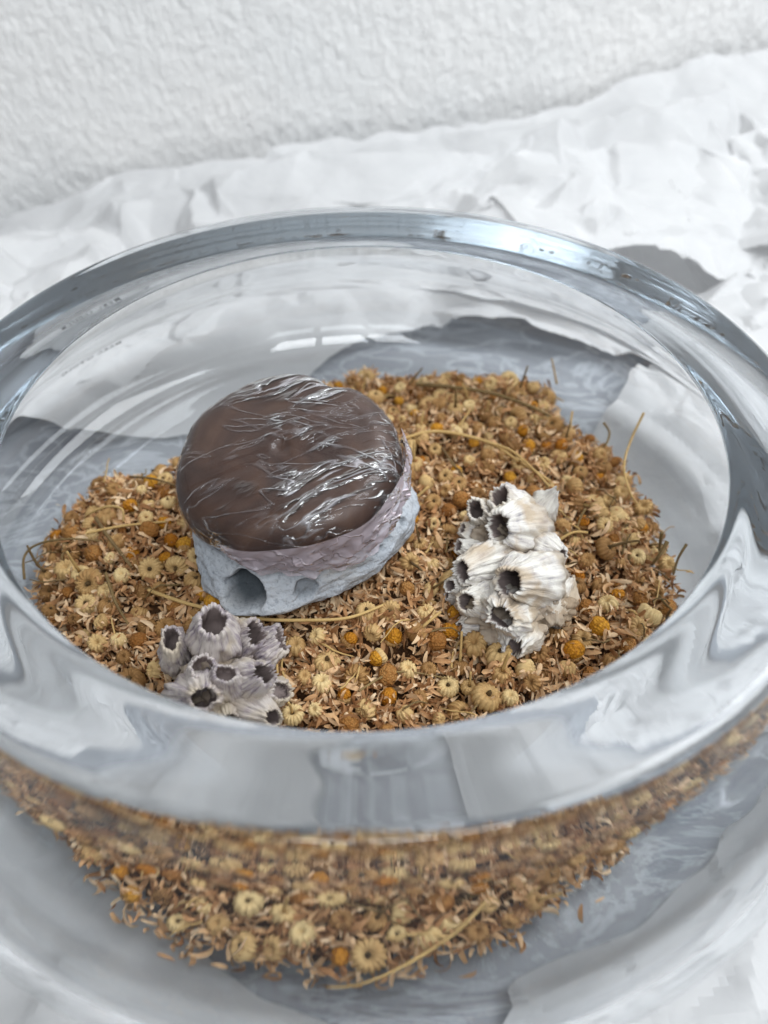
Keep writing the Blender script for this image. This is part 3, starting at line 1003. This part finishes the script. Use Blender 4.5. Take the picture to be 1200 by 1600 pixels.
stalk([(943, 660), (952, 675), (948, 692), (938, 700)], 2.0, M_STEMDK, 'small dark hooked stalk at the back right edge of the heap', [.012, .010, .006, .003])
stalk([(1043, 846), (1030, 868), (1018, 882)], 3.6, M_STEMDK, 'short thick dark stub at the far right of the heap', [.012, .008, .003])
stalk([(1034, 832), (1030, 860)], 3.0, M_STEMDK, 'short dark stub leaning behind the thick stub at the far right', [.012, .004])
stalk([(1073, 850), (1060, 872), (1052, 898)], 2.4, M_STEMDK, 'slim dark twig sticking out at the far right by the bowl wall', [.014, .008, .003])
stalk([(872, 845), (895, 832), (918, 832)], 2.6, M_STEM, 'short olive stalk touching the right side of the white barnacles', [.004, .006, .004])
stalk([(740, 1340), (690, 1400), (620, 1450), (560, 1484), (515, 1490)], 3.6, M_STEM, 'long pale stalk at the front of the heap seen through the glass', [.006, .006, .006, .004, .002], (1, [(650, 1392), (600, 1400)]))
stalk([(203, 745), (240, 748), (285, 762)], 2.0, M_STEMDK, 'thin brown stalk along the back left edge of the heap', [.004, .006, .004])
stalk([(690, 700), (720, 740), (760, 800)], 1.8, M_STEMDK, 'thin brown twig above the white barnacles', [.004, .004, .003])
stalk([(560, 1080), (620, 1050), (700, 1060)], 2.0, M_STEMDK, 'thin twig in the dark middle of the heap near the front rim', [.003, .004, .003])
stalk([(450, 1000), (440, 1040), (452, 1075)], 2.2, M_STEM, 'short straw stalk just right of the purple barnacles', [.003, .004, .003])
stalk([(870, 600), (862, 560)], 1.6, M_STEM, 'tiny upright twig at the back edge of the heap', [.002, .012])
stalk([(640, 600), (660, 575)], 1.6, M_STEMDK, 'tiny dark twig at the back middle edge of the heap', [.002, .012])
# short anonymous bits of stalk
tw = []
for k in range(150):
    x, y = rnd.uniform(-0.12, 0.12), rnd.uniform(-0.125, 0.10)
    if edge_dist(x, y) < 0.003 or blocked(x, y): continue
    L = rnd.uniform(0.005, 0.014); a = rnd.uniform(0, 6.28); c = rnd.uniform(-0.4, 0.4)
    base = Vector((x, y, heap_z(x, y) + 0.0018))
    P = [base + Vector((math.cos(a + c * q) * L * q, math.sin(a + c * q) * L * q, rnd.uniform(-0.001, 0.002) + math.sin(q * 3) * 0.0015)) for q in (0, .25, .5, .75, 1)]
    V, F = tube(P, rnd.uniform(0.00025, 0.0005), 0.0002, 5)
    tw.append((mesh_of('t', V, F, M_STEM if rnd.random() < 0.5 else M_STEMDK), Matrix.Identity(4)))
join_instances('stalk_bits', tw, 'short broken bits of dry stalk strewn among the flowers', 'stalks')

# ------------------------------------------------------------------ the grey stone
def ico(sub):
    bm = bmesh.new()
    bmesh.ops.create_icosphere(bm, subdivisions=sub, radius=1.0)
    return bm


sp = pt(483, 838, 0.032)
sz0 = heap_z(sp.x, sp.y) - 0.002
SPX = scale_at(sp)
stone_c = Vector((sp.x, sp.y, sz0 + 0.0145))
AX, AY, AZ = 160 * SPX, 148 * SPX, 0.0155
bm = ico(7)
hole_pts = [(pt(370, 934, sz0 + 0.008), 38, 0.0085), (pt(484, 928, sz0 + 0.013), 20, 0.0026), (pt(585, 862, sz0 + 0.018), 7, 0.002), (pt(600, 852, sz0 + 0.019), 5, 0.0015),
            (pt(612, 838, sz0 + 0.020), 5, 0.0015), (pt(636, 812, sz0 + 0.016), 8, 0.0015)]
pit_shade = bm.verts.layers.float.new('pit_shade')
for v in bm.verts:
    d = v.co.normalized()
    # a rounded brick of a pebble: superellipsoid
    e_ = 2.25
    k = (abs(d.x) ** e_ + abs(d.y) ** e_ + abs(d.z) ** e_) ** (-1 / e_)
    p = d * k
    n = noise.noise(d * 1.6 + Vector((4, 2, 9))) * 0.13 + noise.noise(d * 4.1 + Vector((1, 2, 3))) * 0.05 + noise.noise(d * 11) * 0.014 + noise.noise(d * 30) * 0.004
    p = p * (1 + n)
    w = Vector((p.x * AX, p.y * AY, p.z * AZ)) + stone_c
    # the stone tapers to the right and back
    w.y += (w.x - stone_c.x) * 0.30
    v.co = w
for (hc, rp, dep) in hole_pts:
    view = (hc - CAM).normalized()
    cand = [v for v in bm.verts if (v.co - CAM).normalized().dot(view) > math.cos(0.3)]
    near = None
    for v in cand:
        rel = v.co - CAM
        off = (rel - view * rel.dot(view)).length
        if off < 0.0015 and (near is None or rel.length < (near - CAM).length): near = v.co.copy()
    if near is None:
        near = min(cand, key=lambda v: (v.co - hc).length).co.copy()
    R_ = rp * scale_at(near)
    inward = (stone_c + Vector((0, 0.004, 0)) - near).normalized()
    for v in bm.verts:
        q = (v.co - near).length / R_
        q *= 1 + 0.22 * noise.noise((v.co - near) * 260)
        if q < 1.25:
            f_ = 1 / (1 + math.exp((q - 0.90) * 26))
            v.co += inward * dep * f_ * (1.15 - 0.3 * q)
            v[pit_shade] = max(v[pit_shade], f_ * (0.95 if rp > 20 else 0.5))
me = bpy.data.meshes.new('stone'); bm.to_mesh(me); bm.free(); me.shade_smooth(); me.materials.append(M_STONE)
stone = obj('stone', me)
tag(stone, 'pale blue grey stone with two hollows in front, carrying the film-wrapped brown block', 'stone')

# ------------------------------------------------------------------ brown block in cling film on the stone
stone_top = max(v.co.z for v in me.vertices)
dc = pt(452, 735, stone_top + 0.0085)
DPX = scale_at(dc)
DR = 168 * DPX
TH = 0.0220
tiltm = Matrix.Rotation(math.radians(13), 4, 'X') @ Matrix.Rotation(math.radians(-5), 4, 'Y')


def disc_r(a):
    # nearly round, with a shallow notch at the upper right shoulder
    n_ = math.exp(-((a - math.radians(62)) / 0.16) ** 2) * 0.085
    return 1.0 + 0.035 * math.cos(2 * a + 0.4) + 0.026 * math.cos(3 * a + 1) + 0.010 * math.cos(7 * a) + 0.006 * math.cos(11 * a + 2) - n_ + 0.05 * math.exp(-((a - math.radians(30)) / 0.35) ** 2)


def disc_mesh(name, off, m, wr=0.0, seg=220, sd=0):
    V, F, rows = [], [], []
    prof_ = [(0.0, 1.0)] + [(q / 16.0, 1.0) for q in range(1, 14)] + [(0.85, 0.965), (0.90, 0.90), (0.945, 0.79), (0.975, 0.65), (0.993, 0.48), (1.0, 0.3), (1.0, 0.1), (0.99, -0.1),
            (0.985, -0.3), (0.975, -0.5), (0.96, -0.7), (0.935, -0.88), (0.86, -0.98), (0.7, -1.0), (0.0, -1.0)]
    for (r, z) in prof_:
        if r == 0:
            rows.append([len(V)]); V.append(tiltm @ Vector((0, 0, z * (TH / 2 + off))))
            continue
        row = []
        for k in range(seg):
            a = 2 * math.pi * k / seg
            aa = a if a < math.pi else a - 2 * math.pi
            rr = (DR * disc_r(aa)) * r
            x, y = rr * math.cos(a), rr * math.sin(a)
            zz = z * TH / 2
            n_ = noise.noise(Vector((x * 45, y * 45, z * 0.3 + 3))) * 0.0013 + 0.0030 * (1 - min(1, (rr / DR) ** 2)) * max(0, z)
            dent = -0.0016 * math.exp(-((x - 0.010) ** 2 + (y + 0.006) ** 2) / 0.00012) if z > 0.9 else 0
            p = Vector((x, y, zz + n_ + dent))
            nn = Vector((x / DR * (1 if r > 0.9 else 0), y / DR * (1 if r > 0.9 else 0), (1 if z > 0.8 else (-1 if z < -0.9 else 0.0)))).normalized()
            w_ = 0
            if wr:
                q1 = noise.noise(Vector(((x * 0.94 + y * 0.34) * 90, (-x * 0.34 + y * 0.94) * 420, zz * 200 + sd)))
                q2 = noise.noise(Vector((x * 260, y * 260, zz * 260 + 7 + sd)))
                w_ = wr * ((1 - abs(q1) * 2.6) * 0.7 + q2 * 0.5)
            p = p + nn * (off + max(-off * 0.6, w_))
            row.append(len(V)); V.append(tiltm @ p)
        rows.append(row)
    for i in range(len(rows) - 1):
        A, B = rows[i], rows[i + 1]
        for k in range(seg):
            k2 = (k + 1) % seg
            if len(A) == 1: F.append((A[0], B[k], B[k2]))
            elif len(B) == 1: F.append((A[k2], A[k], B[0]))
            else: F.append((A[k2], A[k], B[k], B[k2]))
    return mesh_of(name, V, F, m)


wrap = empty('wrapped_block', dc)
tag(wrap, 'round dark brown block wrapped in shiny wrinkled cling film, resting on the grey stone', 'wrapped block')
obj('block', disc_mesh('block', 0.0, M_BROWN), wrap)
obj('cling_film', disc_mesh('cling_film', 0.0005, M_FILM, 0.00020, 420), wrap)
# gathered film bunched below the front right edge
V, F = [], []
na, nb = 260, 26
a0, a1 = math.radians(-118), math.radians(12)
for i in range(na + 1):
    a = a0 + (a1 - a0) * i / na
    fade = math.sin(math.pi * min(1, max(0, i / na))) ** 0.5
    for j in range(nb + 1):
        t_ = j / nb
        r = DR * disc_r(a) * (1.006 + 0.022 * math.sin(math.pi * min(1, t_ * 1.2)) - 0.02 * t_ ** 2)
        zz = TH / 2 * (0.85 - 1.75 * t_ * (0.35 + 0.65 * fade))
        q = noise.noise(Vector((a * 7 + t_ * 3, t_ * 4, 1))) * 0.0026 + (0.5 - abs(noise.noise(Vector((a * 5 + t_ * 2, t_ * 17, 4))))) * 0.0022 + noise.noise(Vector((a * 14 + t_ * 8, t_ * 30, 8))) * 0.0007
        q *= min(1.0, t_ / 0.3)
        r += q * fade + 0.0012
        V.append(tiltm @ Vector((r * math.cos(a), r * math.sin(a), zz)))
for i in range(na):
    for j in range(nb):
        k = i * (nb + 1) + j
        F.append((k, k + 1, k + nb + 2, k + nb + 1))
obj('film_gathers', mesh_of('film_gathers', V, F, M_FILM2), wrap)

# ------------------------------------------------------------------ barnacles
def barnacle(B, O, rb, ro, seed, m, ribs=14, name='barnacle_shell', jag=0.20, bulge=0.25, depth=0.75):
    """one hollow ribbed shell from base centre B to mouth centre O"""
    rg_ = random.Random(seed)
    ax = (O - B); L = ax.length; ax.normalize()
    u = ax.cross(Vector((0.2, 0.3, 1))).normalized(); w_ = ax.cross(u)
    seg = 84; nr = 16
    V, F, UV, INN = [], [], [], []
    ph = [rg_.uniform(0.4, 1.6) for _ in range(ribs + 1)]
    off = [rg_.uniform(-0.35, 0.35) for _ in range(ribs + 1)]
    ecc = rg_.uniform(0.62, 0.92); er = rg_.uniform(0, 3.14)
    plates = 6; pj = [rg_.uniform(-1, 1) for _ in range(plates)]

    def n4_(a):
        return noise.noise(Vector((math.cos(a) * 9 + seed, math.sin(a) * 9, 2.0))) * 1.6

    def ring(t_, rad, inner):
        row = []
        for k in range(seg):
            a = 2 * math.pi * k / seg
            q = a / (2 * math.pi) * ribs
            i = int(q) % ribs; fr = q - int(q)
            rb_ = (abs(math.sin(math.pi * (fr + off[i] * 0.25 * math.sin(math.pi * fr)))) ** 0.7) * ph[i]
            amt = (0.12 if not inner else 0.04) * (1 - 0.30 * t_)
            el = 1 - (1 - ecc) * math.sin(a - er) ** 2 * (0.5 + 0.5 * t_)
            nn = noise.noise(Vector((math.cos(a) * 1.7 + seed, math.sin(a) * 1.7, t_ * 2.2)))
            n3 = noise.noise(Vector((math.cos(a) * 6 + seed, math.sin(a) * 6, t_ * 9)))
            n4 = noise.noise(Vector((math.cos(a) * 15 + seed, math.sin(a) * 15, t_ * 12)))
            r = rad * el * (1 - amt + amt * rb_) * (1 + 0.24 * nn + 0.10 * n3 + 0.045 * n4)
            pl = int(a / (2 * math.pi) * plates)
            fr2 = a / (2 * math.pi) * plates - pl
            lift = (jag * ro) * (pj[pl] * 0.7 + (1 - abs(fr2 - 0.5) * 2) * 0.9 + n3 * 1.8 + n4_(a) * 0.8) * max(0, t_) ** 4
            p = B + ax * (L * t_ + lift) + (u * math.cos(a) + w_ * math.sin(a)) * r
            row.append(len(V)); V.append(p); UV.append((k / seg, t_)); INN.append(1.0 if inner else 0.0)
        return row
    rows = []
    for i in range(nr + 1):
        t_ = i / nr
        rad = rb + (ro * 1.12 - rb) * t_ + bulge * (rb - ro * 0.3) * math.sin(math.pi * t_ ** 0.8)
        rows.append(ring(t_, rad, False))
    rows.append(ring(0.995, ro * 0.90, False))
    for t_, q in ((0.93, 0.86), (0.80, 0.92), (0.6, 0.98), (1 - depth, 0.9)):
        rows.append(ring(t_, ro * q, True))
    for i in range(len(rows) - 1):
        for k in range(seg):
            k2 = (k + 1) % seg
            F.append((rows[i][k], rows[i][k2], rows[i + 1][k2], rows[i + 1][k]))
    c = len(V); V.append(B + ax * L * (1 - depth)); UV.append((0.5, 0.2)); INN.append(1.0)
    for k in range(seg): F.append((rows[-1][k], rows[-1][(k + 1) % seg], c))
    me = mesh_of(name, V, F, m)
    uvl = me.uv_layers.new(name='UVMap')
    li = np.zeros(len(me.loops), int); me.loops.foreach_get('vertex_index', li)
    uvl.data.foreach_set('uv', np.array(UV)[li].ravel())
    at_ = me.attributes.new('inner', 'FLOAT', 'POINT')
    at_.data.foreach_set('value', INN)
    return me


def blob(c, rx, ry, rz, seed, m, name, sub=4, amp=0.28):
    bm = ico(sub)
    for v in bm.verts:
        d = v.co.normalized()
        k = 1 + amp * noise.noise(d * 2.1 + Vector((seed, 0, 0))) + amp * 0.5 * noise.noise(d * 5.3 + Vector((seed, 3, 0))) + 0.06 * noise.noise(d * 14)
        v.co = c + Vector((d.x * rx, d.y * ry, d.z * rz)) * k
    me = bpy.data.meshes.new(name); bm.to_mesh(me); bm.free(); me.shade_smooth(); me.materials.append(m)
    uvl = me.uv_layers.new(name='UVMap')
    for lp in me.loops:
        co = me.vertices[lp.vertex_index].co
        uvl.data[lp.index].uv = ((co.x - c.x) / rx * 0.15, (co.y - c.y) / ry * 0.5)
    at_ = me.attributes.new('inner', 'FLOAT', 'POINT')
    return me


def cluster(name, label, cen, base_rad, shells, m, seed):
    p0 = pt(cen[0], cen[1], 0.034)
    z0 = heap_z(p0.x, p0.y)
    root = empty(name, (p0.x, p0.y, z0))
    tag(root, label, 'barnacle cluster')
    inv = Vector((p0.x, p0.y, z0))
    sc = scale_at(p0)
    for i, bl in enumerate(base_rad):
        c = pt(bl[0], bl[1], z0 + bl[4]) - inv
        obj('shell_mass', blob(c, bl[2] * sc, bl[3] * sc, bl[5], seed + i, m, 'shell_mass', 5, 0.5), root)
    for i, s in enumerate(shells):
        (bx, by, bz), (ox, oy, oz), rb, ro = s[:4]
        B = pt(bx, by, z0 + bz) - inv; O = pt(ox, oy, z0 + oz) - inv
        kw = s[4] if len(s) > 4 else {}
        me = barnacle(B, O, rb * sc, ro * sc * (1.22 if ro > 7 else 1), seed * 31 + i, m, **kw)
        obj('barnacle_shell', me, root)
    return root


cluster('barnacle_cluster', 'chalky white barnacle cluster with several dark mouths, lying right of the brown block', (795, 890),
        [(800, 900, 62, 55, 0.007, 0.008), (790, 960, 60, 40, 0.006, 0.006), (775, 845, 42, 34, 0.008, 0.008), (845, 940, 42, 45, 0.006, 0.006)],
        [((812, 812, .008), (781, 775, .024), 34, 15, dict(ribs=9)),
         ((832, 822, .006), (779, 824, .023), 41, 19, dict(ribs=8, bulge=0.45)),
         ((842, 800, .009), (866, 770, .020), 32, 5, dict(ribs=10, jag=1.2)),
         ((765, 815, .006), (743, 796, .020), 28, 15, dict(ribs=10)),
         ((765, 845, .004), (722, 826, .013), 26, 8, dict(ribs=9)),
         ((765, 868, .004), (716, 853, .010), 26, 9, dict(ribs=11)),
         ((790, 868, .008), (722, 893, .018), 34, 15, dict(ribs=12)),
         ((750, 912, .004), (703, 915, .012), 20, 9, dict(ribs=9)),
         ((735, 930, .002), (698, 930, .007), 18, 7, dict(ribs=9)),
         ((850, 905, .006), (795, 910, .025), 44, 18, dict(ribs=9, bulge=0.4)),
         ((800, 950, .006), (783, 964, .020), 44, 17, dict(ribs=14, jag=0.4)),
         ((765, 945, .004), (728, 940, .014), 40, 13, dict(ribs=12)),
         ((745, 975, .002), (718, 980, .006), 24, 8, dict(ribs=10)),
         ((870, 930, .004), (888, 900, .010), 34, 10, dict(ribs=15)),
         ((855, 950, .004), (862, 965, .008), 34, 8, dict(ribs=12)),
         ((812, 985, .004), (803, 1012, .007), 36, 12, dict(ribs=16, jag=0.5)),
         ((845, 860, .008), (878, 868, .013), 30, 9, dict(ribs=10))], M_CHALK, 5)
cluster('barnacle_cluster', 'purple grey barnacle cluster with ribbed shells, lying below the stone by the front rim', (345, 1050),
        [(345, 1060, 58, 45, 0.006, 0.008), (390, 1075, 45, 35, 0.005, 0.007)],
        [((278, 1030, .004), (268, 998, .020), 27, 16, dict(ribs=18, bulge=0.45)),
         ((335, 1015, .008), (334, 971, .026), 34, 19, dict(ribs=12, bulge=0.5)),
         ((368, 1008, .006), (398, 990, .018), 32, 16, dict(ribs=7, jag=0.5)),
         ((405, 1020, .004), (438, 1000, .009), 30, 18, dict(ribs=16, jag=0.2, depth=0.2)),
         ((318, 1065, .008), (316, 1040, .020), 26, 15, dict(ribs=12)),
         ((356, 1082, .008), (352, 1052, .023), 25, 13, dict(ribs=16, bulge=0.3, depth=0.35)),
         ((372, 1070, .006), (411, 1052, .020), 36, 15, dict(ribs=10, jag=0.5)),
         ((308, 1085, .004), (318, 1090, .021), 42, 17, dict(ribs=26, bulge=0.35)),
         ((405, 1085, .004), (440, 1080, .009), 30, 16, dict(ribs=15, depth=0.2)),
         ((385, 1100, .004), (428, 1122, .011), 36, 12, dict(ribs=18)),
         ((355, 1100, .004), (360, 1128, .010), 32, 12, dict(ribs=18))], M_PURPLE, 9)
